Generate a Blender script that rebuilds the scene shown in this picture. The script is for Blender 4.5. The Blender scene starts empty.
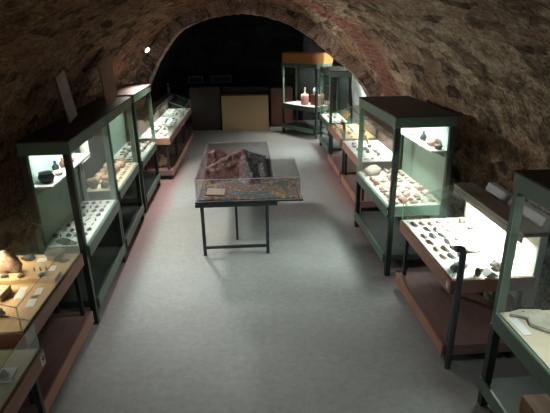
import bpy, bmesh, math, random
from mathutils import Vector, Matrix, noise
random.seed(7)
SC = bpy.context.scene
COL = SC.collection
PI = math.pi

# ------------------------------------------------------------------ materials
def new_mat(name):
    m = bpy.data.materials.new(name); m.use_nodes = True
    nt = m.node_tree; nt.nodes.clear()
    return m, nt
def nd(nt, typ, **kw):
    n = nt.nodes.new(typ)
    for k, v in kw.items():
        if k.startswith('i_'):
            key = k[2:]
            n.inputs[int(key) if key.isdigit() else key.replace('_', ' ')].default_value = v
        else: setattr(n, k, v)
    return n
def c4(c): return (c[0], c[1], c[2], 1.0)
def ramp(nt, fac, stops):
    r = nd(nt, 'ShaderNodeValToRGB')
    el = r.color_ramp.elements
    el[0].position, el[0].color = stops[0][0], c4(stops[0][1])
    el[1].position, el[1].color = stops[-1][0], c4(stops[-1][1])
    for p, c in stops[1:-1]:
        e = el.new(p); e.color = c4(c)
    nt.links.new(fac, r.inputs['Fac'])
    return r.outputs['Color']
def mixc(nt, fac, a, b, mode='MIX'):
    m = nd(nt, 'ShaderNodeMix', data_type='RGBA', blend_type=mode)
    for sock, v in ((m.inputs[0], fac), (m.inputs[6], a), (m.inputs[7], b)):
        if isinstance(v, bpy.types.NodeSocket): nt.links.new(v, sock)
        else: sock.default_value = c4(v) if isinstance(v, tuple) else v
    return m.outputs[2]
def finish(nt, color, rough=0.6, bump=None, bstr=0.3, bdist=0.02, metallic=0.0, spec=0.4):
    b = nd(nt, 'ShaderNodeBsdfPrincipled')
    b.inputs['Roughness'].default_value = rough; b.inputs['Metallic'].default_value = metallic
    b.inputs['Specular IOR Level'].default_value = spec
    if isinstance(color, tuple): b.inputs['Base Color'].default_value = c4(color)
    else: nt.links.new(color, b.inputs['Base Color'])
    if bump is not None:
        bp = nd(nt, 'ShaderNodeBump'); bp.inputs['Strength'].default_value = bstr; bp.inputs['Distance'].default_value = bdist
        nt.links.new(bump, bp.inputs['Height']); nt.links.new(bp.outputs[0], b.inputs['Normal'])
    o = nd(nt, 'ShaderNodeOutputMaterial'); nt.links.new(b.outputs[0], o.inputs[0])
    return b
def noisy(name, a, b, scale=8, rough=0.6, bstr=0.15, coord='Object', detail=5, metallic=0.0, lo=.35, hi=.65, stretch=None, spec=.4):
    m, nt = new_mat(name)
    tc = nd(nt, 'ShaderNodeTexCoord'); src = tc.outputs[coord]
    if stretch:
        mp = nd(nt, 'ShaderNodeMapping'); mp.inputs['Scale'].default_value = stretch
        nt.links.new(src, mp.inputs[0]); src = mp.outputs[0]
    n = nd(nt, 'ShaderNodeTexNoise', i_Scale=scale, i_Detail=detail, i_Roughness=.6)
    nt.links.new(src, n.inputs['Vector'])
    finish(nt, ramp(nt, n.outputs['Fac'], [(lo, a), (hi, b)]), rough, n.outputs['Fac'], bstr, .01, metallic, spec)
    return m
def emit(name, c, s):
    m, nt = new_mat(name)
    e = nd(nt, 'ShaderNodeEmission'); e.inputs[0].default_value = c4(c); e.inputs[1].default_value = s
    o = nd(nt, 'ShaderNodeOutputMaterial'); nt.links.new(e.outputs[0], o.inputs[0]); return m
def glassy(name, tint, base_refl=.05, extra=None):
    m, nt = new_mat(name)
    lw = nd(nt, 'ShaderNodeLayerWeight'); lw.inputs['Blend'].default_value = .5
    pw = nd(nt, 'ShaderNodeMath', operation='POWER'); pw.inputs[1].default_value = 4.0
    nt.links.new(lw.outputs['Facing'], pw.inputs[0])
    ma = nd(nt, 'ShaderNodeMath', operation='MULTIPLY_ADD'); ma.inputs[1].default_value = .6; ma.inputs[2].default_value = base_refl
    nt.links.new(pw.outputs[0], ma.inputs[0])
    t = nd(nt, 'ShaderNodeBsdfTransparent'); t.inputs[0].default_value = c4(tint)
    g = nd(nt, 'ShaderNodeBsdfGlossy'); g.inputs['Roughness'].default_value = .03; g.inputs[0].default_value = (.9, .95, .95, 1)
    mx = nd(nt, 'ShaderNodeMixShader'); nt.links.new(ma.outputs[0], mx.inputs[0]); nt.links.new(t.outputs[0], mx.inputs[1]); nt.links.new(g.outputs[0], mx.inputs[2])
    last = mx.outputs[0]
    if extra:
        d = nd(nt, 'ShaderNodeBsdfDiffuse'); d.inputs[0].default_value = c4(extra[0])
        m2 = nd(nt, 'ShaderNodeMixShader'); m2.inputs[0].default_value = extra[1]
        nt.links.new(last, m2.inputs[1]); nt.links.new(d.outputs[0], m2.inputs[2]); last = m2.outputs[0]
    o = nd(nt, 'ShaderNodeOutputMaterial'); nt.links.new(last, o.inputs[0]); return m

LEN_V = 8.0
def stone_mat(name, cols, mortar, sx, sy, zone, bstr=.9, brick=None, fine=1.0):
    """rough rubble masonry in uneven courses; UV = metres along (u) and around (v) the vault"""
    m, nt = new_mat(name)
    uv = nd(nt, 'ShaderNodeTexCoord').outputs['UV']
    wn = nd(nt, 'ShaderNodeTexNoise', i_Scale=5.0, i_Detail=4.0); nt.links.new(uv, wn.inputs['Vector'])
    vs = nd(nt, 'ShaderNodeVectorMath', operation='MULTIPLY_ADD'); vs.inputs[1].default_value = (.12, .10, 0)
    nt.links.new(wn.outputs['Color'], vs.inputs[0]); nt.links.new(uv, vs.inputs[2])
    def cells(kx, ky):
        mp = nd(nt, 'ShaderNodeMapping'); mp.inputs['Scale'].default_value = (kx, ky, 1); nt.links.new(vs.outputs[0], mp.inputs[0])
        v1 = nd(nt, 'ShaderNodeTexVoronoi', feature='F1', voronoi_dimensions='2D', i_Scale=1.0); nt.links.new(mp.outputs[0], v1.inputs['Vector'])
        v2 = nd(nt, 'ShaderNodeTexVoronoi', feature='DISTANCE_TO_EDGE', voronoi_dimensions='2D', i_Scale=1.0); nt.links.new(mp.outputs[0], v2.inputs['Vector'])
        sp = nd(nt, 'ShaderNodeSeparateColor'); nt.links.new(v1.outputs['Color'], sp.inputs[0])
        return sp.outputs[0], v2.outputs['Distance']
    rnd_, edge = cells(sx, sy)
    n1 = nd(nt, 'ShaderNodeTexNoise', i_Scale=.75, i_Detail=5.0, i_Roughness=.6); 
    mpz = nd(nt, 'ShaderNodeMapping'); mpz.inputs['Scale'].default_value = (.5, 1.5, 1); nt.links.new(uv, mpz.inputs[0]); nt.links.new(mpz.outputs[0], n1.inputs['Vector'])
    n2 = nd(nt, 'ShaderNodeTexNoise', i_Scale=6, i_Detail=8.0, i_Roughness=.7); nt.links.new(uv, n2.inputs['Vector'])
    n3 = nd(nt, 'ShaderNodeTexNoise', i_Scale=30, i_Detail=6.0, i_Roughness=.7); nt.links.new(uv, n3.inputs['Vector'])
    # stone tone: cell value pushed about by noise
    a = nd(nt, 'ShaderNodeMath', operation='MULTIPLY_ADD'); a.inputs[1].default_value = .38; nt.links.new(rnd_, a.inputs[0]); nt.links.new(n2.outputs['Fac'], a.inputs[2])
    stone = ramp(nt, a.outputs[0], [(.46, cols[0]), (.60, cols[1]), (.72, cols[2]), (.88, cols[3])])
    # iron-stained courses
    b = nd(nt, 'ShaderNodeMath', operation='MULTIPLY_ADD'); b.inputs[1].default_value = .25; nt.links.new(rnd_, b.inputs[0]); nt.links.new(n1.outputs['Fac'], b.inputs[2])
    z = ramp(nt, b.outputs[0], [(.58, (0, 0, 0)), (.74, (1, 1, 1))])
    zf = nd(nt, 'ShaderNodeMath', operation='MULTIPLY'); zf.inputs[1].default_value = zone; nt.links.new(z, zf.inputs[0])
    c = mixc(nt, zf.outputs[0], stone, cols[4])
    # lime smeared over the joints
    e = ramp(nt, edge, [(.02, (1, 1, 1)), (.16, (0, 0, 0))])
    sm = ramp(nt, n2.outputs['Fac'], [(.42, (0, 0, 0)), (.60, (1, 1, 1))])
    mf0 = nd(nt, 'ShaderNodeMath', operation='MULTIPLY'); nt.links.new(e, mf0.inputs[0]); nt.links.new(sm, mf0.inputs[1])
    mf = nd(nt, 'ShaderNodeMath', operation='MULTIPLY'); mf.inputs[1].default_value = .45; nt.links.new(mf0.outputs[0], mf.inputs[0])
    c = mixc(nt, mf.outputs[0], c, mortar)
    hh = nd(nt, 'ShaderNodeMath', operation='MINIMUM'); hh.inputs[1].default_value = .25; nt.links.new(edge, hh.inputs[0])
    if brick:
        bk = nd(nt, 'ShaderNodeTexBrick'); bk.offset = .5
        for k_, v_ in (('Scale', 1), ('Brick Width', .32), ('Row Height', .085), ('Mortar Size', .012), ('Mortar Smooth', .5)): bk.inputs[k_].default_value = v_
        bk.inputs['Color1'].default_value = c4(brick[0]); bk.inputs['Color2'].default_value = c4(brick[1]); bk.inputs['Mortar'].default_value = c4(brick[2])
        nt.links.new(vs.outputs[0], bk.inputs['Vector'])
        s2 = nd(nt, 'ShaderNodeSeparateXYZ'); nt.links.new(uv, s2.inputs[0])
        w = nd(nt, 'ShaderNodeMath', operation='MULTIPLY_ADD'); w.inputs[1].default_value = 1.0; nt.links.new(n2.outputs['Fac'], w.inputs[0]); nt.links.new(s2.outputs['X'], w.inputs[2])
        dv = nd(nt, 'ShaderNodeMath', operation='DIVIDE'); dv.inputs[1].default_value = 12; nt.links.new(w.outputs[0], dv.inputs[0])
        mk = ramp(nt, dv.outputs[0], [(7.55 / 12, (0, 0, 0)), (7.85 / 12, (1, 1, 1)), (8.75 / 12, (1, 1, 1)), (9.1 / 12, (0, 0, 0))])
        dv2 = nd(nt, 'ShaderNodeMath', operation='DIVIDE'); dv2.inputs[1].default_value = 8; nt.links.new(s2.outputs['Y'], dv2.inputs[0])
        mv = ramp(nt, dv2.outputs[0], [(.49, (0, 0, 0)), (.56, (1, 1, 1))])
        mm = nd(nt, 'ShaderNodeMath', operation='MULTIPLY'); nt.links.new(mk, mm.inputs[0]); nt.links.new(mv, mm.inputs[1])
        m8 = nd(nt, 'ShaderNodeMath', operation='MULTIPLY'); m8.inputs[1].default_value = .85; nt.links.new(mm.outputs[0], m8.inputs[0])
        c = mixc(nt, m8.outputs[0], c, bk.outputs['Color'])
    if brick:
        # redder and darker towards the crown, paler low on the flanks
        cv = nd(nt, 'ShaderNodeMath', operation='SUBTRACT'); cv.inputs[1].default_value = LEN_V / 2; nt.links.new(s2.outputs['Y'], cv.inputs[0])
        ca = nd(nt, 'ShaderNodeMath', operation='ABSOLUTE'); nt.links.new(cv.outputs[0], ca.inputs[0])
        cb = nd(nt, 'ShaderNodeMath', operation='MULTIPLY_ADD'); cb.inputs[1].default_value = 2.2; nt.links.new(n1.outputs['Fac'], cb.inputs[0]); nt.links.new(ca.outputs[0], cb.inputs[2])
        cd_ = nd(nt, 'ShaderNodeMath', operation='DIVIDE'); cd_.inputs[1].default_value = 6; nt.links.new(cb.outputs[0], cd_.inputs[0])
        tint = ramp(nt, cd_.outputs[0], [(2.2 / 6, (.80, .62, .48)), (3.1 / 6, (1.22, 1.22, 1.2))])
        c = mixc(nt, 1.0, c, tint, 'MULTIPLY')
    speck = ramp(nt, n3.outputs['Fac'], [(.36, (.34, .32, .31)), (.5, (1, 1, 1)), (.64, (1.5, 1.5, 1.5))])
    c = mixc(nt, 1.0, c, speck, 'MULTIPLY')
    h = nd(nt, 'ShaderNodeMath', operation='MULTIPLY_ADD'); h.inputs[1].default_value = 1.6; nt.links.new(hh.outputs[0], h.inputs[0]); nt.links.new(n2.outputs['Fac'], h.inputs[2])
    h2 = nd(nt, 'ShaderNodeMath', operation='MULTIPLY_ADD'); h2.inputs[1].default_value = .5; nt.links.new(n3.outputs['Fac'], h2.inputs[0]); nt.links.new(h.outputs[0], h2.inputs[2])
    finish(nt, c, .92, h2.outputs[0], bstr, .09, 0, .15)
    return m

def wood(name, a, b, rough=.5):
    return noisy(name, a, b, 3.0, rough, .08, stretch=(9, 1.2, 9))
def floor_mat():
    m, nt = new_mat('floor_concrete')
    tc = nd(nt, 'ShaderNodeTexCoord')
    n1 = nd(nt, 'ShaderNodeTexNoise', i_Scale=1.1, i_Detail=7.0, i_Roughness=.62); nt.links.new(tc.outputs['Object'], n1.inputs['Vector'])
    n2 = nd(nt, 'ShaderNodeTexNoise', i_Scale=16, i_Detail=9.0, i_Roughness=.8); nt.links.new(tc.outputs['Object'], n2.inputs['Vector'])
    c = ramp(nt, n1.outputs['Fac'], [(.28, (.29, .305, .295)), (.5, (.325, .34, .33)), (.72, (.37, .385, .375))])
    # reddish light beside the cases, painted into the floor colour
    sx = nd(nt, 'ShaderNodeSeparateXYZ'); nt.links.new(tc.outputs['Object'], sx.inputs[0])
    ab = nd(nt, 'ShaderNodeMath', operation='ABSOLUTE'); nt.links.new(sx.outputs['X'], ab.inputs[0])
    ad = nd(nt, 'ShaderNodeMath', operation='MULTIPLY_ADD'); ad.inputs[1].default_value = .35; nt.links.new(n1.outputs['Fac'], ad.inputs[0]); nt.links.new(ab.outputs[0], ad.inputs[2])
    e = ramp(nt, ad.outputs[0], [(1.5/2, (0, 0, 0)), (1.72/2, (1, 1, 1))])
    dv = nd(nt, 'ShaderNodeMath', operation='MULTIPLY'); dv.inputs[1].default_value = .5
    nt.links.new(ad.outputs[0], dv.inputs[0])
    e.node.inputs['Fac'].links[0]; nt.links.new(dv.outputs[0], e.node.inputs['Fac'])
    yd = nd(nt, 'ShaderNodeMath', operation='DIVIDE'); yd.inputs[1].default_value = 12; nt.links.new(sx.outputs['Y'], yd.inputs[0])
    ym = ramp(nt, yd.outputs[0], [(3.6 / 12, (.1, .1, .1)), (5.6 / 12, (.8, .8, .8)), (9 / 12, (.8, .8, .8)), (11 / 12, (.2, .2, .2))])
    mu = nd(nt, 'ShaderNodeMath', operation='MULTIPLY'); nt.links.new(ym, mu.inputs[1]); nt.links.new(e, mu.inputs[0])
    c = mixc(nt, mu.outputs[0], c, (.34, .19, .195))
    sp = ramp(nt, n2.outputs['Fac'], [(.3, (.80, .80, .80)), (.68, (1.14, 1.14, 1.14))])
    c = mixc(nt, 1.0, c, sp, 'MULTIPLY')
    finish(nt, c, .55, n2.outputs['Fac'], .12, .01, 0, .35)
    return m
def relief_mat():
    m, nt = new_mat('painted_relief')
    tc = nd(nt, 'ShaderNodeTexCoord')
    n1 = nd(nt, 'ShaderNodeTexNoise', i_Scale=3.4, i_Detail=6.0, i_Distortion=1.2); nt.links.new(tc.outputs['Object'], n1.inputs['Vector'])
    n2 = nd(nt, 'ShaderNodeTexNoise', i_Scale=28, i_Detail=5.0); nt.links.new(tc.outputs['Object'], n2.inputs['Vector'])
    mapc = ramp(nt, n1.outputs['Fac'], [(.28, (.09, .11, .19)), (.4, (.05, .065, .055)), (.46, (.06, .07, .045)), (.49, (.26, .20, .08)), (.52, (.16, .05, .045)), (.58, (.06, .055, .06)), (.66, (.14, .18, .30)), (.75, (.24, .28, .38))])
    rock = ramp(nt, n1.outputs['Fac'], [(.34, (.03, .028, .035)), (.45, (.10, .055, .055)), (.55, (.20, .085, .08)), (.68, (.15, .11, .11))])
    sx = nd(nt, 'ShaderNodeSeparateXYZ'); nt.links.new(tc.outputs['Object'], sx.inputs[0])
    fx = ramp(nt, sx.outputs['X'], [(.0, (0, 0, 0)), (.06, (1, 1, 1))]); sh = nd(nt, 'ShaderNodeMath', operation='ADD'); sh.inputs[1].default_value = .15
    nt.links.new(sx.outputs['X'], sh.inputs[0]); nt.links.new(sh.outputs[0], fx.node.inputs['Fac'])
    rock = mixc(nt, fx, rock, ramp(nt, n2.outputs['Fac'], [(.35, (.025, .025, .03)), (.65, (.085, .085, .095))]))
    f = ramp(nt, sx.outputs['Z'], [(.04, (0, 0, 0)), (.08, (1, 1, 1))])
    c = mixc(nt, f, mapc, rock)
    sp = ramp(nt, n2.outputs['Fac'], [(.50, (1, 1, 1)), (.64, (2.4, 2.2, 2.1)), (.75, (4, 3.8, 3.6))])  # highlight specks painted into the colour
    c = mixc(nt, 1.0, c, sp, 'MULTIPLY')
    finish(nt, c, .7, n2.outputs['Fac'], .5, .02)
    return m

M = {}
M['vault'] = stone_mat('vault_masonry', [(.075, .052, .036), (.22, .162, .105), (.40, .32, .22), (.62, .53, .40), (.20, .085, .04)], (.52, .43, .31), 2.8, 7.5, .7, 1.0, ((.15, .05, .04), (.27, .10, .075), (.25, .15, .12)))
M['arch'] = stone_mat('arch_masonry', [(.13, .085, .07), (.34, .235, .195), (.52, .39, .33), (.68, .57, .50), (.32, .17, .13)], (.58, .47, .40), 3.0, 7.0, .5, 1.0)
M['shaded_stone'] = stone_mat('shade_dark_masonry', [(.008, .008, .009), (.014, .013, .013), (.022, .02, .02), (.03, .028, .027), (.015, .011, .009)], (.02, .019, .018), 2, 4, .3)  # near-black colour stands in for the unlit gloom of the rear bay
M['lime'] = noisy('limewash', (.6, .62, .6), (.82, .84, .82), 7, .9, .5)
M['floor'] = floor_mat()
M['green'] = noisy('green_enamel', (.095, .155, .11), (.12, .185, .135), 5, .42, .03)
M['pale_green'] = noisy('pale_green_board', (.36, .50, .42), (.41, .55, .47), 4, .6, .03)
M['dark_green'] = noisy('dark_green_steel', (.018, .03, .022), (.026, .042, .03), 6, .4, .03)
M['shelf_dark'] = noisy('shelf_green_grey', (.045, .06, .052), (.07, .085, .073), 4, .6, .05)
M['dark_back'] = noisy('dark_back_board', (.006, .008, .0075), (.009, .012, .011), 4, .9, .02, spec=.04)
M['brown_top'] = noisy('dark_brown_top', (.022, .013, .011), (.036, .021, .016), 4, .6, .05)
M['pink_wood'] = wood('reddish_beech', (.34, .17, .12), (.42, .22, .16), .5)
M['mauve_wood'] = wood('mauve_brown_board', (.20, .125, .115), (.26, .165, .15), .5)
M['orange_wood'] = wood('orange_wood', (.50, .20, .065), (.60, .26, .09), .35)
M['tan_panel'] = wood('tan_laminate', (.44, .31, .17), (.48, .345, .195), .5)
M['dark_wood'] = wood('dark_counter_wood', (.03, .018, .012), (.045, .027, .018), .5)
M['red_wood'] = wood('red_brown_wood', (.09, .035, .025), (.12, .047, .032), .5)
M['ledge_wood'] = wood('grey_brown_ledge', (.24, .19, .17), (.30, .235, .21), .5)
M['steel'] = noisy('dark_steel', (.035, .04, .042), (.05, .055, .058), 8, .4, .02, metallic=.3)
M['grey_steel'] = noisy('grey_post_paint', (.09, .1, .105), (.115, .125, .13), 8, .4, .02, metallic=.2)
M['white_bed'] = noisy('white_card_bed', (.78, .78, .72), (.84, .84, .79), 6, .8, .02)
M['pale_bed'] = noisy('pale_cream_bed', (.72, .66, .55), (.78, .72, .62), 6, .8, .02)
M['cream_bed'] = noisy('cream_card_bed', (.62, .55, .40), (.68, .61, .46), 6, .8, .02)
M['tan_bed'] = wood('tan_wood_bed', (.60, .38, .18), (.68, .45, .23), .6)
M['tan_block'] = wood('tan_display_block', (.62, .42, .22), (.70, .5, .28), .6)
M['pink_bed'] = noisy('pink_cloth_bed', (.70, .52, .48), (.78, .6, .56), 10, .9, .05)
M['white'] = noisy('white_paper', (.82, .82, .80), (.86, .86, .84), 5, .8, .01)
M['grey_white'] = noisy('pale_grey_panel', (.62, .62, .68), (.68, .68, .74), 3, .5, .02)
M['dull_frame'] = noisy('dull_grey_frame', (.16, .16, .17), (.2, .2, .21), 5, .5, .02)
M['print'] = noisy('faded_print', (.30, .27, .28), (.46, .40, .38), 6, .6, .02, detail=8)
M['board_brown'] = wood('brown_board', (.20, .12, .07), (.27, .16, .09), .6)
M['black'] = noisy('black_ceramic', (.015, .016, .02), (.03, .032, .04), 9, .35, .05)
M['ink'] = noisy('dark_ink', (.02, .02, .02), (.03, .03, .03), 9, .7, 0)
M['flint'] = noisy('grey_flint', (.05, .05, .05), (.17, .16, .155), 18, .5, .3)
M['dark_flint'] = noisy('dark_flint', (.025, .024, .026), (.08, .07, .07), 18, .45, .3)
M['brown_flint'] = noisy('brown_flint', (.14, .08, .045), (.32, .20, .11), 16, .6, .3)
M['bone'] = noisy('pale_bone', (.62, .50, .42), (.80, .72, .64), 9, .7, .3)
M['pink_clay'] = noisy('pink_clay', (.52, .29, .24), (.68, .44, .38), 9, .8, .3)
M['dark_clay'] = noisy('dark_red_clay', (.16, .06, .05), (.28, .11, .09), 9, .8, .3)
M['rust_rock'] = noisy('rust_stone', (.36, .22, .15), (.66, .48, .36), 9, .85, .5)
M['grey_rock'] = noisy('brown_grey_stone', (.20, .15, .11), (.36, .29, .22), 9, .85, .5)
M['pale_rock'] = noisy('pale_limestone', (.40, .37, .31), (.58, .54, .45), 8, .85, .4)
M['ochre_rock'] = noisy('ochre_stone', (.38, .22, .06), (.55, .45, .32), 6, .85, .4)
M['gold_bone'] = noisy('golden_bone', (.50, .28, .06), (.66, .44, .14), 9, .6, .3)
M['relief'] = relief_mat()
M['glass'] = glassy('clear_glass', (.965, .985, .975), .015)
M['acrylic'] = glassy('clear_acrylic', (.98, .98, .98), .03)
M['edge'] = glassy('glass_edge', (.55, .8, .7), .1, ((.50, .74, .64), .55))
M['acrylic_edge'] = glassy('acrylic_edge', (.9, .85, .85), .1, ((.85, .78, .76), .7))
M['tube'] = emit('lit_tube', (.92, 1, .96), 2)
M['lens'] = emit('lit_lens', (1, .97, .92), 30)
M['lamp_white'] = noisy('white_lamp_metal', (.5, .5, .48), (.56, .56, .54), 5, .4, 0)

# ------------------------------------------------------------------ mesh builder
class MB:
    def __init__(s): s.v = []; s.f = []; s.mi = []; s.sm = []
    def add(s, vs, fs, mi=0, smooth=False):
        o = len(s.v); s.v += [tuple(v) for v in vs]
        for f in fs: s.f.append([i + o for i in f]); s.mi.append(mi); s.sm.append(smooth)
        return s
    def box(s, x0, x1, y0, y1, z0, z1, mi=0, top=None):
        if x0 > x1: x0, x1 = x1, x0
        vs = [(x0, y0, z0), (x1, y0, z0), (x1, y1, z0), (x0, y1, z0), (x0, y0, z1), (x1, y0, z1), (x1, y1, z1), (x0, y1, z1)]
        s.add(vs, [(3, 2, 1, 0), (0, 1, 5, 4), (1, 2, 6, 5), (2, 3, 7, 6), (3, 0, 4, 7)], mi)
        s.add(vs, [(4, 5, 6, 7)], mi if top is None else top); return s
    def prism(s, poly, off, mi=0, rim=None):
        """poly: 3D points of a flat polygon, off: thickness vector"""
        n = len(poly); off = Vector(off)
        a = [Vector(p) for p in poly]; b = [p + off for p in a]
        nrm = (a[1] - a[0]).cross(a[2] - a[1])
        fl = nrm.dot(off) > 0
        fa = list(range(n)); fb = list(range(n, 2 * n))
        s.add(a + b, [fa[::-1] if fl else fa, fb if fl else fb[::-1]], mi)
        q = [(i, (i + 1) % n, n + (i + 1) % n, n + i) for i in range(n)]
        s.add(a + b, q if fl else [x[::-1] for x in q], mi if rim is None else rim); return s
    def tube(s, pts, r, n=10, mi=0, cap=True):
        pts = [Vector(p) for p in pts]; rings = []
        for i, p in enumerate(pts):
            d = (pts[min(i + 1, len(pts) - 1)] - pts[max(i - 1, 0)]).normalized()
            u = d.orthogonal().normalized() if i == 0 else (u - d * u.dot(d)).normalized()
            w = d.cross(u); rr = r[i] if isinstance(r, (list, tuple)) else r
            rings.append([p + (u * math.cos(2 * PI * k / n) + w * math.sin(2 * PI * k / n)) * rr for k in range(n)])
        vs = [v for r_ in rings for v in r_]
        fs = [(i * n + k, i * n + (k + 1) % n, (i + 1) * n + (k + 1) % n, (i + 1) * n + k) for i in range(len(pts) - 1) for k in range(n)]
        s.add(vs, fs, mi, True)
        if cap: s.add(rings[0], [list(range(n))[::-1]], mi); s.add(rings[-1], [list(range(n))], mi)
        return s
    def lathe(s, prof, n=24, mi=0, c=(0, 0, 0)):
        vs = [(c[0] + r * math.cos(2 * PI * k / n), c[1] + r * math.sin(2 * PI * k / n), c[2] + z) for r, z in prof for k in range(n)]
        fs = [(i * n + k, i * n + (k + 1) % n, (i + 1) * n + (k + 1) % n, (i + 1) * n + k) for i in range(len(prof) - 1) for k in range(n)]
        s.add(vs, fs, mi, True)
        s.add(vs[:n], [list(range(n))[::-1]], mi); s.add(vs[-n:], [list(range(n))], mi); return s
    def mesh(s, name, mats, bevel=0):
        me = bpy.data.meshes.new(name); me.from_pydata([tuple(v) for v in s.v], [], s.f)
        for m in (mats if isinstance(mats, (list, tuple)) else [mats]): me.materials.append(m)
        for p, i, q in zip(me.polygons, s.mi, s.sm): p.material_index = i; p.use_smooth = q
        bm = bmesh.new(); bm.from_mesh(me); bmesh.ops.remove_doubles(bm, verts=bm.verts, dist=1e-5)
        bmesh.ops.recalc_face_normals(bm, faces=bm.faces)
        if bevel:
            ed = [e for e in bm.edges if len(e.link_faces) == 2 and e.calc_face_angle(0) > .6]
            bmesh.ops.bevel(bm, geom=ed, offset=bevel, segments=2, affect='EDGES', clamp_overlap=True)
        bm.to_mesh(me); bm.free(); me.update(); return me
    def build(s, name, mats, parent=None, bevel=0, **kw):
        o = bpy.data.objects.new(name, s.mesh(name, mats, bevel)); COL.objects.link(o)
        if parent: o.parent = parent
        return tag(o, **kw)
def tag(o, label=None, cat=None, group=None, kind=None):
    if label: o['label'] = label
    if cat: o['category'] = cat
    if group: o['group'] = group
    if kind: o['kind'] = kind
    return o
def empty(name, loc, rot=0, **kw):
    o = bpy.data.objects.new(name, None); COL.objects.link(o)
    o.location = loc; o.rotation_euler = (0, 0, rot); o.empty_display_size = .1
    return tag(o, **kw)
def light(typ, name, loc, target, power, color, size=(.1, .1), spot=None, blend=.5):
    l = bpy.data.lights.new(name, typ); l.energy = power; l.color = color
    if typ == 'AREA': l.shape = 'RECTANGLE'; l.size, l.size_y = size
    else: l.shadow_soft_size = size[0]
    if spot: l.spot_size = math.radians(spot); l.spot_blend = blend
    o = bpy.data.objects.new(name, l); COL.objects.link(o); o.location = loc
    o.rotation_euler = (Vector(target) - Vector(loc)).to_track_quat('-Z', 'Y').to_euler(); return o

def strip_light(name, loc, along, direction, power, color, length, width):
    """area lamp whose long side runs along a given axis"""
    l = bpy.data.lights.new(name, 'AREA'); l.energy = power; l.color = color; l.shape = 'RECTANGLE'; l.size, l.size_y = length, width
    z = -Vector(direction).normalized(); x = Vector(along); x = (x - z * x.dot(z)).normalized(); y = z.cross(x)
    o = bpy.data.objects.new(name, l); COL.objects.link(o)
    o.matrix_world = Matrix(((x.x, y.x, z.x, loc[0]), (x.y, y.y, z.y, loc[1]), (x.z, y.z, z.z, loc[2]), (0, 0, 0, 1))); return o

# ------------------------------------------------------------------ camera (H = 2.7 m, solved from the vanishing points)
HC = 2.7
cd = bpy.data.cameras.new('camera'); cam = bpy.data.objects.new('camera', cd); COL.objects.link(cam)
cd.sensor_width = 36; cd.sensor_fit = 'HORIZONTAL'; cd.lens = 36 * 471 / 550; cd.clip_start = .05
rt = Vector((0.99844059, -0.05356508, -0.01572152)); up = Vector((0.03361989, 0.35214078, 0.93534302)); fw = Vector((0.04456553, 0.934413, -0.3533925))
cam.matrix_world = Matrix(((rt.x, up.x, -fw.x, 0), (rt.y, up.y, -fw.y, 0), (rt.z, up.z, -fw.z, HC), (0, 0, 0, 1)))
SC.camera = cam

# ------------------------------------------------------------------ setting
YN, YA, YB, YE = -2.2, 9.5, 9.92, 14.7
def crv(pts, n):
    """even-arclength resample of a Catmull-Rom through pts"""
    out = []
    P = [Vector(p) for p in pts]; P = [P[0] * 2 - P[1]] + P + [P[-1] * 2 - P[-2]]
    for i in range(1, len(P) - 2):
        for k in range(12):
            t = k / 12; a, b, c, d = P[i - 1], P[i], P[i + 1], P[i + 2]
            out.append(.5 * ((2 * b) + (c - a) * t + (2 * a - 5 * b + 4 * c - d) * t * t + (3 * b - a - 3 * c + d) * t ** 3))
    out.append(P[-2]); L = [0]
    for a, b in zip(out, out[1:]): L.append(L[-1] + (b - a).length)
    res = []; j = 0
    for k in range(n + 1):
        s = L[-1] * k / n
        while j < len(L) - 2 and L[j + 1] < s: j += 1
        f = (s - L[j]) / max(L[j + 1] - L[j], 1e-9); res.append(out[j].lerp(out[j + 1], f))
    return res
def ell(a, b, z0, dx=0):
    pts = [(-a + dx, 0), (-a + dx, z0 * .5)] + [(dx - a * math.cos(t * PI / 14), z0 + b * math.sin(t * PI / 14)) for t in range(15)] + [(a + dx, z0 * .5), (a + dx, 0)]
    return [Vector((x, z)) for x, z in pts]
NS = 120
NEAR = crv(ell(2.44, 2.2, 1.0), NS)
ARCH0 = [(-2.34, 0), (-2.32, .7), (-2.22, 1.2), (-1.99, 1.68), (-1.74, 2.14), (-1.33, 2.64), (-.92, 2.84), (-.5, 2.94), (-.05, 2.97), (.4, 2.9), (.8, 2.76), (1.25, 2.5), (1.68, 2.13), (2.05, 1.85), (2.4, 1.4), (2.52, .9), (2.56, 0)]
ARCH = crv(ARCH0, NS)
def grow(prof, d):
    c = Vector((0, .9)); res = []
    for p in prof:
        q = p - Vector((0, max(.0, min(p.y, .9)))); res.append(p + q.normalized() * d)
    return res
ARCHO = grow(ARCH, .24)
REAR = grow(ARCH, .3)
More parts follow.
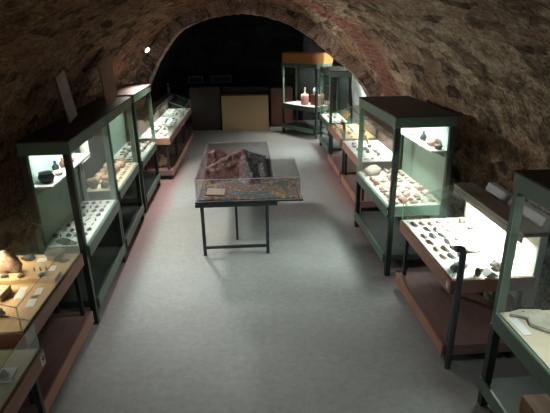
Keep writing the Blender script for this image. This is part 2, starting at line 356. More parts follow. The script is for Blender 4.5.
def loft(name, rings, mat, kind='structure', rough=.03, seed=0, i0=0, i1=None, flip=False):
    """rings: list of (y, profile). masonry skin with uneven stones; UV in metres"""
    i1 = NS if i1 is None else i1
    bm = bmesh.new(); uvl = bm.loops.layers.uv.new('UVMap'); grid = []; uvs = {}
    for y, pr in rings:
        row = []; s = 0
        for k in range(i0, i1 + 1):
            p = pr[k]
            if k > i0: s += (p - pr[k - 1]).length
            w = Vector((p.x, y, p.y))
            nr = Vector((p.x, 0, p.y - .9)).normalized()
            d = noise.noise(Vector((s0(k) * 2.2 + seed, y * 1.3, 0))) * rough + noise.noise(Vector((s0(k) * 7 + seed, y * 4.5, 3))) * rough * .55
            v = bm.verts.new(w + nr * d); row.append(v); uvs[v] = (y, s0(k))
        grid.append(row)
    for a, b in zip(grid, grid[1:]):
        for k in range(len(a) - 1):
            f = bm.faces.new((a[k], a[k + 1], b[k + 1], b[k])); f.smooth = True
            for l in f.loops: l[uvl].uv = uvs[l.vert]
    bmesh.ops.recalc_face_normals(bm, faces=bm.faces)
    me = bpy.data.meshes.new(name); bm.to_mesh(me); bm.free(); me.materials.append(mat)
    o = bpy.data.objects.new(name, me); COL.objects.link(o); o['kind'] = kind
    return o
LN = [0]
for a, b in zip(NEAR, NEAR[1:]): LN.append(LN[-1] + (b - a).length)
def s0(k): return LN[k]
def near_at(y):
    t = max(0, min(1, (y - 8.6) / (YA - 8.6))); t = t * t * (3 - 2 * t)
    return [a.lerp(b, t) for a, b in zip(NEAR, ARCHO)]
ys = [YN + (YA - YN) * i / 150 for i in range(151)]
rings = [(y, near_at(y)) for y in ys]
KW = 26
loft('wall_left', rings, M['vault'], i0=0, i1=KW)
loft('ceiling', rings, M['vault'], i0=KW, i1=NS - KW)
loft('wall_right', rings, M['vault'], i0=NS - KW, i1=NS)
# brick arch ring at the end of the vault
bm = bmesh.new(); uvl = bm.loops.layers.uv.new('UVMap'); vs = []
for k in range(NS + 1):
    rr = []
    for j, (pr, y) in enumerate(((ARCHO, YA), (ARCH, YA - .02), (ARCH, YB), (REAR, YB))):
        p = pr[k]; d = noise.noise(Vector((k * .7, j * 3.1, 5))) * .022
        rr.append(bm.verts.new((p.x, y + d * .4, p.y + d)))
    vs.append(rr)
for k in range(NS):
    for j in range(3):
        f = bm.faces.new((vs[k][j], vs[k + 1][j], vs[k + 1][j + 1], vs[k][j + 1])); f.smooth = False
        for l, (kk, jj) in zip(f.loops, ((k, j), (k + 1, j), (k + 1, j + 1), (k, j + 1))): l[uvl].uv = (jj * .26, s0(kk))
bmesh.ops.recalc_face_normals(bm, faces=bm.faces)
me = bpy.data.meshes.new('trim_1'); bm.to_mesh(me); bm.free(); me.materials.append(M['arch'])
o = bpy.data.objects.new('trim_1', me); COL.objects.link(o); o['kind'] = 'structure'
# rear bay, dark, its right flank limewashed
yr = [YB + (YE - YB) * i / 40 for i in range(41)]
RR = [(y, REAR) for y in yr]
KL = 82
loft('ceiling', RR, M['shaded_stone'], seed=20, i0=0, i1=KL)
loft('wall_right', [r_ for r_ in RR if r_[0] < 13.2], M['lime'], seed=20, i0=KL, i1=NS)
loft('wall_right', [r_ for r_ in RR if r_[0] > 13.05], M['shaded_stone'], seed=20, i0=KL, i1=NS)
mb = MB(); mb.box(-3.2, 3.2, YE, YE + .2, -.1, 3.6); ob = mb.build('wall_back', M['shaded_stone'], kind='structure')
def boxuv(ob):
    me = ob.data; uv = me.uv_layers.new(name='UVMap')
    for p in me.polygons:
        for li in p.loop_indices:
            v = me.vertices[me.loops[li].vertex_index].co; uv.data[li].uv = (v.x + v.y, v.z)
boxuv(ob)
# wall behind the viewer with an assumed stair doorway that lets daylight in
mb = MB()
mb.box(-2.7, -.9, YN - .25, YN, -.1, 3.5); mb.box(.9, 2.7, YN - .25, YN, -.1, 3.5); mb.box(-.9, .9, YN - .25, YN, -.1, 1.1); mb.box(-.9, .9, YN - .25, YN, 3.0, 3.5)
boxuv(mb.build('wall_front', M['vault'], kind='structure'))
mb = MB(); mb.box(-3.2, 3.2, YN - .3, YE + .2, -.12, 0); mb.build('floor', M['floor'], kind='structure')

# ------------------------------------------------------------------ display cases
CASES = {}
class Case:
    """local frame: x = depth from the corridor face, y = along the corridor away from viewer, s mirrors for left side"""
    def __init__(c, key, name, s, X, Y, rot, L, D, label, cat, group):
        c.s, c.L, c.D = s, L, D
        c.root = empty(name, (X, Y, 0), rot, label=label, cat=cat, group=group)
        c.m = Matrix.Translation((X, Y, 0)) @ Matrix.Rotation(rot, 4, 'Z'); c.rot = rot
        CASES[key] = c
    def b(c, mb, x0, x1, y0, y1, z0, z1, mi=0, top=None): mb.box(c.s * x0, c.s * x1, y0, y1, z0, z1, mi, top); return mb
    def p(c, x, y, z): return Vector((c.s * x, y, z))
    def w(c, x, y, z): return c.m @ Vector((c.s * x, y, z))
    def part(c, name, mb, mat, bevel=.004, **kw): return mb.build(name, mat, c.root, bevel, **kw)
    def box(c, name, x0, x1, y0, y1, z0, z1, mat, bevel=.004, **kw):
        return c.part(name, c.b(MB(), x0, x1, y0, y1, z0, z1), mat, bevel, **kw)
    def pane(c, poly, off, name='glass_pane', mats=None):
        return MB().prism([c.p(*q) for q in poly], Vector((c.s * off[0], off[1], off[2])), 0, 1).build(name, mats or [M['glass'], M['edge']], c.root)
    def plate(c, txt, y, z, h=.05, w=.036, x=0.0):
        o = c.box('number_plate', x - .004, x, y - w / 2, y + w / 2, z - h / 2, z + h / 2, M['white'], 0, label='white number plate')
        if txt:
            cu = bpy.data.curves.new('t', 'FONT'); cu.body = txt; cu.size = h * 1.0; cu.extrude = .0008; cu.align_x = 'CENTER'; cu.align_y = 'CENTER'
            t = bpy.data.objects.new('t', cu); COL.objects.link(t)
            dg = bpy.context.evaluated_depsgraph_get(); me = bpy.data.meshes.new_from_object(t.evaluated_get(dg))
            bpy.data.objects.remove(t)
            me.materials.clear(); me.materials.append(M['ink'])
            n = bpy.data.objects.new('number', me); COL.objects.link(n); n.parent = o
            n.matrix_local = Matrix.Translation((c.s * (x - .0048), y, z)) @ Matrix(((0, 0, -c.s, 0), (-c.s, 0, 0, 0), (0, 1, 0, 0), (0, 0, 0, 1)))

def tall(key, s, X, Y, rot, L, D, label, power=10, tray_z=.83, H=1.84, bed='white_bed', shelf=None, col=(.93, 1, .95), header=False, tint=None, plate=None, back='pale_green', name='display_cabinet', postfar=None, lx=.2, brown='brown_top', inset=.1):
    c = Case(key, name, s, X, Y, rot, L, D, label, 'display cabinet', 'tall green cabinets along the vault walls')
    P = .056; hb = H - .12 if not header else H - .36
    c.part('lower_shelf', MB().box(s * .02, s * D, inset, L, .14, .215), M['shelf_dark'], .003)
    c.part('shelf_lip', c.b(MB(), 0, .02, inset, L, .125, .24), M['green'], .003, label='green front lip of the lower shelf')
    for (x, y) in ((.012, 0), (.012, L - P), (D - P - .004, 0), (D - P - .004, L - P)):
        far = y > 0 and x < .1
        pale = far or (postfar and x < .1); z_ = tray_z - .12 if pale else 0
        if pale: c.part('leg', c.b(MB(), x, x + P, y, y + P, 0, z_), M['dark_green'], .003)
        c.part('corner_post', c.b(MB(), x, x + P, y, y + P, z_, hb), M['green'] if pale else M['dark_green'], .003)
    tray = c.b(MB(), -.008, D, P + .001, L - P - .001, tray_z - .12, tray_z); c.part('tray', tray, M['green'], .004)
    c.box('tray_bed', .022, D - .03, P + .01, L - P - .01, tray_z, tray_z + .008, M[bed], 0)
    c.box('back_panel', D - .03, D - .01, P, L - P, tray_z + .008, hb, M[back], 0)
    c.pane([(.006, P + .002, tray_z + .002), (.006, L - P - .002, tray_z + .002), (.006, L - P - .002, hb), (.006, P + .002, hb)], (.006, 0, 0))
    c.pane([(P + .014, .04, tray_z - .1), (D - P - .006, .04, tray_z - .1), (D - P - .006, .04, hb), (P + .014, .04, hb)], (0, .006, 0))
    c.pane([(P + .014, L - .04, tray_z - .1), (D - P - .006, L - .04, tray_z - .1), (D - P - .006, L - .04, hb), (P + .014, L - .04, hb)], (0, -.006, 0))
    def band(a, b):
        mbb = MB(); t = .02
        c.b(mbb, 0, t, 0, L, a, b); c.b(mbb, D - t, D, 0, L, a, b); c.b(mbb, t, D - t, 0, t, a, b); c.b(mbb, t, D - t, L - t, L, a, b); c.b(mbb, t, D - t, t, L - t, b - .02, b)
        c.part('canopy', mbb, M['green'], .002)
    if header:
        # rounded wooden header
        r = .16; pts = []
        for cx, cy, a0 in ((r - .03, r - .03, PI), (D + .0 - .02, -.03 + .02, 1.5 * PI), (D, L + .01, 0), (r - .03, L + .03 - r, .5 * PI)):
            rr = r if cx < D * .7 else .02
            for k in range(7): pts.append((cx + rr * math.cos(a0 + k * PI / 12), cy + rr * math.sin(a0 + k * PI / 12)))
        c.part('header', MB().prism([c.p(x, y, hb + .1) for x, y in pts], (0, 0, H - hb - .1)), M['orange_wood'], .02, label='orange wood header with rounded corners')
        band(hb, hb + .1)
    else:
        band(hb, H - .012)
        c.box('canopy_top', -.006, D + .006, -.006, L + .006, H - .012, H, M[brown], .002, label='dark brown top board')
    # fluorescent tube assumed under the canopy to light the case
    lt = hb + (.06 if header else .088)
    t = MB().tube([c.p(lx, .15, lt - .012), c.p(lx, L - .15, lt - .012)], .012, 8); c.part('assumed_tube', t, M['tube'], 0)
    lv = MB(); ns = 20; z1_ = lt - .03  # slats added to keep the lamp out of the glass reflections
    for k in range(ns + 1):
        yy = .07 + (L - .14) * k / ns; c.b(lv, .03, D - .04, yy - .002, yy + .002, hb - .01, z1_)
    c.part('baffle', lv, M['dark_green'], 0, label='louvre of thin slats added to screen the tube')
    if power: strip_light('assumed_tube_light', c.w(lx, L / 2, lt - .026), c.m.to_3x3() @ Vector((0, 1, 0)), (0, 0, -1), power * 2.1, col, L * .8, .2)
    if shelf:
        zs, d0, ys0, ys1 = shelf
        c.box('display_shelf', D - .03 - d0, D - .03, ys0, ys1, zs - .02, zs, M['white_bed'], .002)
        for yy in (ys0 + .1, ys1 - .1):
            c.part('shelf_bracket', MB().prism([c.p(D - .03, yy, zs - .02), c.p(D - .03 - d0 * .8, yy, zs - .02), c.p(D - .03, yy, zs - .1)], (0, .012, 0)), M['lamp_white'], 0)
    if plate: c.plate(plate, .05, tray_z - .06)
    return c

def low(key, s, X, Y, rot, L, D, label, power=8, bed='white_bed', col=(.95, 1, .96), post=False, plate=None, frame='pink_wood', glass_h=.2, tz=.81, edge='edge', back='mauve_wood'):
    c = Case(key, 'table_vitrine', s, X, Y, rot, L, D, label, 'display case', 'low table vitrines along the vault walls')
    g0, g1, xl = tz + glass_h, tz + .37, D - .17
    c.box('lower_shelf', .02, D, 0, L, .09, .19, M['mauve_wood'], .003)
    c.box('shelf_lip', 0, .02, 0, L, .075, .2, M[frame], .003)
    for (x, y) in ((.06, .03), (.06, L - .065), (D - .1, .03), (D - .1, L - .065)):
        c.box('leg', x, x + .035, y, y + .035, .19, tz - .12, M['steel'], .002)
        c.box('foot', x, x + .035, y, y + .035, 0, .09, M['steel'], .002)
    c.box('tray', 0, D, 0, L, tz - .12, tz, M[frame], .003)
    c.box('tray_bed', .02, D - .02, .02, L - .02, tz, tz + .008, M[bed], 0)
    c.box('back_panel', D - .02, D - .006, .012, L - .012, tz + .008, g1 - .02, M[back], 0)
    c.box('rear_ledge', xl, D + .02, -.004, L + .004, g1 - .02, g1 + .015, M['ledge_wood'], .003)
    gm = [M['glass'], M[edge]]
    c.pane([(.014, .012, tz + .002), (.014, L - .012, tz + .002), (.014, L - .012, g0), (.014, .012, g0)], (.006, 0, 0), mats=gm)
    c.pane([(.014, .006, g0 + .001), (.014, L - .006, g0 + .001), (xl - .002, L - .006, g1 + .001), (xl - .002, .006, g1 + .001)], (0, 0, .006), mats=gm)
    for y, dy in ((.006, .006), (L - .006, -.006)):
        c.pane([(.022, y, tz + .009), (D - .024, y, tz + .009), (D - .024, y, g1 - .021), (xl - .004, y, g1 - .022), (.022, y, g0)], (0, dy, 0), mats=gm)
    c.box('tube_screen', xl, xl + .012, .015, L - .015, g1 - .075, g1 - .021, M['ledge_wood'], 0)  # board added to hide the lamp strip from view
    c.part('assumed_tube', MB().tube([c.p(xl + .07, .12, g1 - .036), c.p(xl + .07, L - .12, g1 - .036)], .01, 8), M['tube'], 0)  # tube assumed under the rear ledge, out of view
    if power: strip_light('assumed_tube_light', c.w(xl + .07, L / 2, g1 - .052), c.m.to_3x3() @ Vector((0, 1, 0)), c.m.to_3x3() @ Vector((-s * .8, 0, -1)), power, col, L * .85, .06)
    if post:
        z = tz + .3
        pp = [c.p(.05, -.04, 0), c.p(.05, -.04, .5), c.p(.05, -.04, z - .035), c.p(.04, -.037, z - .01), c.p(.02, -.034, z), c.p(-.015, -.034, z)]
        c.part('corner_post', MB().tube(pp, .027, 12), M['grey_steel'], 0, label='grey steel post with bent top at the near corner')
    if plate is not None: c.plate(plate, .05, tz - .06, .055, .04)
    return c

R = math.radians
tall('R0', 1, 1.66, 1.32, R(.5), 1.45, .6, 'tall green cabinet holding two pale stone slabs, brown box on its lower shelf', 9, shelf=None, bed='cream_bed', postfar=True, back='shelf_dark')
low('R1', 1, 1.535, 3.2, R(.8), 1.27, .70, 'brightly lit low wooden vitrine with a grey bent-top post at its corner', 35, back='pale_bed', post=True, plate='')
tall('R2', 1, 1.475, 4.74, R(1.6), 1.5, .66, 'tall green cabinet full of pink and white bones with a small shelf on its back', 30, bed='pale_bed', lx=.34, shelf=(1.45, .19, .06, 1.36), plate='2')
low('V4', 1, 1.60, 6.72, 0, 1.45, .66, 'low reddish vitrine next behind the tall cabinet of bones', 16, bed='white_bed')
low('V3', 1, 1.60, 8.30, 0, 1.40, .66, 'low reddish vitrine with a dark corner post, between two other cases', 18, bed='tan_bed', post=True)
tall('R4', 1, 1.66, 9.97, R(.6), 1.32, .46, 'tall narrow green cabinet under the brick arch beside the orange-topped case', 36, tray_z=.78, back='dark_back', H=1.86)
tall('R5', 1, 1.65, 11.95, math.atan2(.606, .795), 1.32, .56, 'corner cabinet with a rounded orange wood header and a pink bottle inside', 30, tray_z=.8, H=2.12, header=True, bed='pink_bed', col=(1, .86, .8), back='dark_back')
low('L0', -1, -1.365, 1.30, R(.6), 1.28, .74, 'low unlit vitrine with a cream bed and a single stone on a white card', 0, bed='cream_bed', plate=None)
low('L1', -1, -1.565, 2.74, R(.6), 1.22, .74, 'low vitrine with a tan wooden bed, wood blocks and a big brown stone', 11, bed='tan_bed', col=(1, .86, .62))
tall('L2a', -1, -1.555, 4.02, R(2.4), 1.38, .43, 'tall green cabinet with a black pot inside and a faded printed panel on top', 16, lx=.24, shelf=(1.42, .18, .06, 1.3))
tall('L2b', -1, -1.615, 5.42, R(2.4), 1.40, .43, 'tall green cabinet full of rust-coloured stones with a brown board on top', 24, back='dark_back', tray_z=.9, bed='cream_bed', postfar=True, col=(1, .95, .82))
tall('L3', -1, -1.69, 7.05, R(1), 1.42, .54, 'tall glass cabinet with a lit mauve top, next behind the cabinet of rust-coloured stones', 12, brown='mauve_wood')
for i, (y, lb) in enumerate(((8.78, 'low reddish vitrine with a stone on its lower shelf, beside the mauve-topped cabinet'), (9.98, 'low reddish vitrine under the arch, middle one of its row of three'), (11.18, 'low reddish vitrine ending the row by the brown cupboard'))):
    low('L4%d' % i, -1, -1.53, y, 0, 1.16, .6, lb, 9 if i < 2 else 6)
c = CASES['L0']; c.plate('9', 1.24, .75, .075, .05)

# ------------------------------------------------------------------ exhibits
def rock(seed, sx, sy, sz, rough=.35, sub=3, flat=.25):
    bm = bmesh.new(); bmesh.ops.create_icosphere(bm, subdivisions=sub, radius=1)
    o = Vector((seed * 3.7, seed * 1.3, seed * 7.1))
    for v in bm.verts:
        d = 1 + rough * noise.noise(v.co * 1.1 + o) + rough * .45 * noise.noise(v.co * 2.7 + o) + rough * .18 * noise.noise(v.co * 6 + o)
        v.co = v.co * d
    q = 1 / max(math.hypot(v.co.x, v.co.y) for v in bm.verts)
    for v in bm.verts: v.co = Vector((v.co.x * sx * q, v.co.y * sy * q, max(v.co.z, -1 + flat) * sz))
    z = min(v.co.z for v in bm.verts)
    for v in bm.verts: v.co.z -= z
    for f in bm.faces: f.smooth = True
    me = bpy.data.meshes.new('stone'); bm.to_mesh(me); bm.free(); return me
def flake(seed, L, W, T):
    """leaf-shaped knapped flint: faceted, ridge along the top"""
    rnd = random.Random(seed); mb = MB(); n = 9; top = []; lo = []
    for i in range(n):
        t = i / (n - 1); w = W * math.sin(PI * min(1, t * .93 + .07)) ** .7 * (1 - .35 * t) + .001
        y = (t - .5) * L
        lo.append([(-w * rnd.uniform(.85, 1.1), y, 0), (w * rnd.uniform(.85, 1.1), y, 0)]); top.append((W * rnd.uniform(-.25, .25), y, T * math.sin(PI * (t * .9 + .05)) + .002))
    vs = []; fs = []
    for (a, b), c in zip(lo, top): vs += [a, b, c]
    for i in range(n - 1):
        j = i * 3
        fs += [(j, j + 3, j + 5, j + 2), (j + 2, j + 5, j + 4, j + 1), (j + 1, j + 4, j + 3, j)]
    fs += [(0, 2, 1), (3 * n - 3, 3 * n - 2, 3 * n - 1)]
    mb.add(vs, fs); return mb.mesh('flint', [])
def sherd(seed, R_, T, n=8, squash=1, curve=.12):
    """irregular broken plate, gently curved"""
    rnd = random.Random(seed); pts = []
    for i in range(n):
        a = 2 * PI * (i + rnd.uniform(-.3, .3)) / n; r = R_ * rnd.uniform(.7, 1.1); pts.append((r * math.cos(a), r * squash * math.sin(a)))
    mb = MB(); rings = []
    for k, zz in ((1.0, 0), (1.0, T), (.55, T)):
        rings.append([(x * k, y * k, zz + (curve * R_ * (1 - k * k * .9))) for x, y in pts])
    ce = (0, 0, T + curve * R_); zmin = min(p[2] for p in rings[0])
    vs = [(x, y, z - zmin) for r_ in rings for x, y, z in r_] + [(0, 0, ce[2] - zmin)]
    fs = [list(range(n))[::-1]]
    for r_ in range(2):
        fs += [(r_ * n + i, r_ * n + (i + 1) % n, (r_ + 1) * n + (i + 1) % n, (r_ + 1) * n + i) for i in range(n)]
    fs += [(2 * n + i, 2 * n + (i + 1) % n, 3 * n) for i in range(n)]
    mb.add(vs, fs); return mb.mesh('sherd', [], R_ * .04)
def bone(L, r):
    mb = MB(); pts = []; rad = []
    prof = [(-.5, .5), (-.49, 1.1), (-.46, 1.5), (-.40, 1.35), (-.33, .85), (-.15, .68), (.1, .65), (.3, .8), (.40, 1.25), (.46, 1.45), (.49, 1.05), (.5, .5)]
    for t, k in prof: pts.append((.06 * L * math.sin(t * 3), t * L, r * 1.5)); rad.append(r * k)
    mb.tube(pts, rad, 10); return mb.mesh('bone', [])
def bowl(R_, H_, kind=0):
    if kind == 0: pr = [(R_ * .45, 0), (R_ * .8, H_ * .15), (R_, H_ * .5), (R_ * .92, H_ * .75), (R_ * .78, H_ * .86), (R_ * .88, H_), (R_ * .82, H_), (R_ * .72, H_ * .86), (R_ * .84, H_ * .6), (R_ * .7, H_ * .2), (.01, H_ * .12)]
    elif kind == 1: pr = [(R_ * .5, 0), (R_ * .8, H_ * .3), (R_, H_), (R_ * .92, H_), (R_ * .7, H_ * .35), (.01, H_ * .15)]
    else: pr = [(R_ * .6, 0), (R_, H_ * .25), (R_ * .95, H_ * .5), (R_ * .4, H_ * .72), (R_ * .3, H_ * .8), (R_ * .4, H_), (R_ * .3, H_), (R_ * .2, H_ * .8), (.01, H_ * .7)]
    return MB().lathe(pr, 24).mesh('vessel', [])
PROTO = {}
for i in range(5):
    PROTO['rock%d' % i] = rock(i + 1, 1, .8, .68, .55); PROTO['slab%d' % i] = rock(i + 11, 1, .75, .28, .3, 3, .3)
    PROTO['flint%d' % i] = flake(i, 2, .62, .3); PROTO['sherd%d' % i] = sherd(i, 1, .16)
    PROTO['blade%d' % i] = flake(i + 30, 2, .2, .12)
PROTO['skull'] = rock(2, 1, .8, .75, .28)
PROTO['bone'] = bone(2, .13); PROTO['pot'] = bowl(1, 1.35, 0); PROTO['bowl'] = bowl(1, .8, 1); PROTO['jar'] = bowl(.7, 1.9, 2)
VAR = {}
def item(name, proto, mat, loc, sc, rot=0, label=None, cat='exhibit', group=None, tilt=None):
    key = (proto, mat)
    if key not in VAR:
        me = PROTO[proto].copy(); me.materials.clear(); me.materials.append(M[mat]); VAR[key] = me
    o = bpy.data.objects.new(name, VAR[key]); COL.objects.link(o)
    o.location = loc; o.rotation_euler = (0, 0, rot) if not tilt else (tilt[0], tilt[1], rot)
    o.scale = (sc, sc, sc) if not isinstance(sc, tuple) else sc
    return tag(o, label, cat, group)
def card(loc, w, d, rot, label, group, name='label_card', mat='white', t=.002):
    o = MB().box(-w / 2, w / 2, -d / 2, d / 2, 0, t).build(name, M[mat]); o.location = loc; o.rotation_euler = (0, 0, rot)
    return tag(o, label, 'card', group)

KINDS = {'flint': ('flint_tool', 'flint'), 'blade': ('stone_knife', 'flint'), 'rock': ('stone', 'stone'), 'slab': ('stone_piece', 'stone'), 'sherd': ('pottery_sherd', 'sherd'), 'bone': ('bone', 'bone'), 'pot': ('clay_pot', 'pot'), 'bowl': ('clay_bowl', 'bowl'), 'jar': ('clay_jar', 'jar')}
def scatter(key, z, x0, x1, y0, y1, nx, ny, recipe, place, seed, skip=(), fill=.95, pack=.5, zk=1):
    """one exhibit per cell of a jittered grid. recipe: [(proto base, material, half length, adjective)]"""
    c = CASES[key]; rnd = random.Random(seed); dx, dy = (x1 - x0) / nx, (y1 - y0) / ny
    for j in range(ny):
        for i in range(nx):
            if (i, j) in skip or rnd.random() > fill: continue
            base, mat, sz, adj = rnd.choice(recipe)
            sz *= rnd.uniform(.75, 1.1); sz = min(sz, min(dx, dy) * pack if base not in ('flint', 'blade', 'bone') else max(dx, dy) * .48)
            px = x0 + (i + .5) * dx + rnd.uniform(-.08, .08) * dx; py = y0 + (j + .5) * dy + rnd.uniform(-.08, .08) * dy
            if base in ('flint', 'blade', 'bone'):
                rot = rnd.uniform(-.3, .3) + (PI / 2 if dx > dy else 0)
            else: rot = rnd.uniform(0, 6.28)
            nm, cat = KINDS[base]
            proto = base + (str(rnd.randrange(5)) if base + '0' in PROTO else '')
            zf = 1 if base in ('pot', 'bowl', 'jar', 'bone') else rnd.uniform(.8, 1.15)
            item(nm, proto, mat, c.w(px, py, z), (sz, sz, sz * zf * zk), c.rot + rot, '%s %s %s' % (adj, nm.replace('_', ' '), place), cat, '%s %ss %s' % (adj, nm.replace('_', ' '), place))
BED = .0085
# R1: white bed, dark flints in rows near the front glass, bigger stones behind
z1 = .81 + BED
scatter('R1', z1, .05, .31, .33, 1.2, 3, 6, [('flint', 'flint', .078, 'grey'), ('flint', 'flint', .07, 'grey'), ('flint', 'brown_flint', .07, 'brownish')], 'behind the front glass of the bright vitrine', 3)
scatter('R1', z1, .33, .52, .66, 1.2, 2, 5, [('blade', 'dark_flint', .07, 'thin dark'), ('flint', 'brown_flint', .055, 'small brown'), ('slab', 'pale_rock', .05, 'pale'), ('slab', 'grey_rock', .05, 'grey-brown')], 'farther back in the bright vitrine', 5)
c = CASES['R1']
item('stone', 'slab1', 'pale_rock', c.w(.40, .50, z1), (.09, .13, .1), 1.3, 'large pale stone slab in the middle of the brightly lit vitrine', 'stone')
item('stone', 'rock2', 'pale_rock', c.w(.47, .15, z1), (.09, .085, .07), .2, 'pale speckled block with ochre side, at the bright vitrine\'s end glass', 'stone')
item('stone', 'slab0', 'flint', c.w(.14, .17, z1), (.10, .08, .12), .5, 'grey striped slab by the grey bent-top post', 'stone')
item('stone', 'rock3', 'grey_rock', c.w(.255, .07, z1), (.05, .04, .055), .5, 'grey-brown lump beside the folded card in the bright vitrine', 'stone')
for k, (x, y, r) in enumerate(((.50, .42, 1.2), (.40, .37, 1.35))):
    item('stone_knife', 'blade%d' % k, 'dark_flint', c.w(x, y, z1), (.05, .062, .06), r, 'long dark blade on the white bed in front of the %s' % ('rear ledge' if k == 0 else 'speckled block'), 'flint')
mb = MB().prism([(-.06, -.03, 0), (.06, -.03, 0), (0, -.03, .045)], (0, .09, 0)); o = mb.build('folded_card', M['white']); o.location = c.w(.345, .05, z1); o.rotation_euler = (0, 0, .1)
tag(o, 'white folded card standing between stones in the bright vitrine', 'card')
for k in range(4):
    card(c.w(.52 - .0, .55 + k * .16, z1), .03, .05, .1, 'small white caption card along the back of the bright vitrine', 'caption cards in the bright vitrine')
scatter('R1', z1, .54, .66, .9, 1.2, 1, 2, [('rock', 'grey_rock', .06, 'dark')], 'in the bright vitrine\'s far back corner', 8)

# R2: bones and sherds crowding the tray
zt = .83 + BED
scatter('R2', zt, .045, .61, .10, 1.08, 5, 10, [('bone', 'bone', .085, 'pale'), ('rock', 'pink_clay', .07, 'pink'), ('slab', 'bone', .075, 'whitish'), ('rock', 'bone', .07, 'whitish'), ('sherd', 'pink_clay', .07, 'pink'), ('sherd', 'bone', .07, 'whitish'), ('slab', 'dark_clay', .05, 'dark red'), ('slab', 'grey_rock', .06, 'greyish')], 'among the bones in the plate 2 cabinet', 11, fill=1, pack=.58)
c = CASES['R2']
item('skull', 'skull', 'bone', c.w(.17, 1.25, zt), (.14, .115, .105), .4, 'big whitish skull-like bone lying in the cabinet with plate 2', 'bone')
item('stone', 'slab3', 'grey_rock', c.w(.09, 1.40, zt), (.05, .04, .04), .4, 'dark grey flat stone in the far corner of the bone cabinet', 'stone')
scatter('R2', zt, .34, .575, 1.11, 1.42, 3, 4, [('rock', 'grey_rock', .055, 'grey'), ('rock', 'pale_rock', .05, 'pale')], 'in the bone cabinet\'s far back corner', 12)
zs = 1.451
for k, (y, pr, mt, s_, lb, nm, cat) in enumerate(((.12, 'rock0', 'grey_rock', .045, 'small grey stone at the near end of the bone cabinet shelf', 'stone', 'stone'), (.30, 'pot', 'pink_clay', .062, 'pink round pot on the shelf of the bone cabinet', 'clay_pot', 'pot'), (.205, 'rock3', 'dark_clay', .035, 'dark red lump beside the pink pot on the shelf', 'stone', 'stone'), (.44, 'sherd2', 'pink_clay', .05, 'flat pink sherd behind the pink pot on the shelf', 'pottery_sherd', 'sherd'), (.57, 'jar', 'black', .05, 'slim dark jar on the shelf of the bone cabinet', 'clay_jar', 'jar'), (.72, 'slab1', 'bone', .065, 'pale flat bone on the shelf past the slim dark jar', 'bone', 'bone'), (.90, 'slab2', 'pink_clay', .065, 'pink flat piece near the far end of the shelf', 'pottery_sherd', 'sherd'))):
    item(nm, pr, mt, c.w(.54, y, zs), s_ * 1.12, .3 * k, lb, cat)
# golden horn-like bone on a wire stand near the front
st = empty('golden_bone', c.w(.25, 1.33, zt), 0) if False else None
g = MB(); g.tube([(0, -.10, .0), (0, -.07, .05), (0, -.01, .1), (0, .06, .11), (0, .1, .15), (0, .06, .2), (0, .0, .21)], [.012, .02, .03, .03, .028, .024, .01], 10)
o = g.build('horn', M['gold_bone']); o.location = CASES['V4'].w(.36, 1.18, z1 + .012); o.rotation_euler = (0, 0, .2)
tag(o, 'golden curved horn standing in the low vitrine behind the bone cabinet', 'horn')

# R0 slabs
c = CASES['R0']; z0 = .83 + BED
def slab_outline(name, pts, T, mat, label, hole=None):
    mb = MB().prism([(x, y, 0) for x, y in pts], (0, 0, T)); o = mb.build(name, M[mat], None, .006)
    if hole:
        h = MB().lathe([(hole[2], T - .002), (hole[2] * .9, T + .0015)], 16, 0, (hole[0], hole[1], 0)).build('drilled_hole', M['ink'], o)
    return tag(o, label, 'stone')
def wpt(px): return px
o = slab_outline('stone_slab', [(-.12, -.005), (-.10, .03), (-.02, .055), (.09, .045), (.135, .04), (.09, -.03), (.04, -.075), (-.03, -.045)], .022, 'pale_rock', 'pale pointed stone slab with a small drilled hole', (-.01, .02, .008))
o.location = c.w(.18, 1.33, z0); o.rotation_euler = (0, 0, 0)
o = slab_outline('stone_slab', [(-.03, .12), (.10, .14), (.32, .05), (.30, -.2), (.1, -.13), (-.06, .03)], .03, 'pale_rock', 'pale straight-edged stone slab beside the drilled one')
o.location = c.w(.19, 1.17, z0)
card(c.w(.075, 1.22, z0), .06, .2, 0, 'white caption card in front of the drilled stone slab', 'captions in the slab cabinet')
o = MB().box(-.06, .06, -.05, .05, 0, .09).build('ballast_box', M['black'], c.root, .006); o.location = c.p(.13, 1.28, .62)
mb = MB(); mb.box(-.19, .19, -.16, .16, 0, .12); o = mb.build('cardboard_box', M['board_brown'], None, .004); tag(o, 'brown cardboard box on the lower shelf of the slab cabinet', 'box')
o.location = c.w(.32, .98, .2155)

# L1 exhibits
c = CASES['L1']; zL = .81 + BED
item('stone', 'rock1', 'rust_rock', c.w(.47, .86, zL), (.14, .12, .17), 0, 'big tan-brown stone beside the wooden blocks', 'stone')
def block(x, y, w, d, h, label, dots=None, mat='tan_block'):
    o = MB().box(-w / 2, w / 2, -d / 2, d / 2, 0, h).build('display_block', M[mat], None, .003); o.location = c.w(x, y, zL); o.rotation_euler = (0, 0, c.rot)
    tag(o, label, 'block')
    for (dx, dy, r) in dots or ():
        MB().lathe([(r, h - .001), (r * .95, h + .0015)], 12, 0, (dx, dy, 0)).build('peg_hole', M['ink'], o)
    return o
block(.29, .74, .50, .13, .035, 'long tan block carrying three dark round stones')
for k, x in enumerate((.46, .33, .17)):
    item('round_stone', 'slab%d' % k, ['dark_flint', 'brown_flint', 'flint'][k], c.w(x, .74, zL + .035), (.036, .036, .05), k, ['dark', 'brown', 'grey'][k] + ' round stone on the long tan block', 'stone')
block(.46, .50, .24, .17, .05, 'square tan block pierced with small dark holes', [(-.08 + .055 * i, -.045 + .045 * j, .006) for i in range(4) for j in range(3)])
block(.60, .62, .12, .1, .05, 'small tan block behind the pierced block')
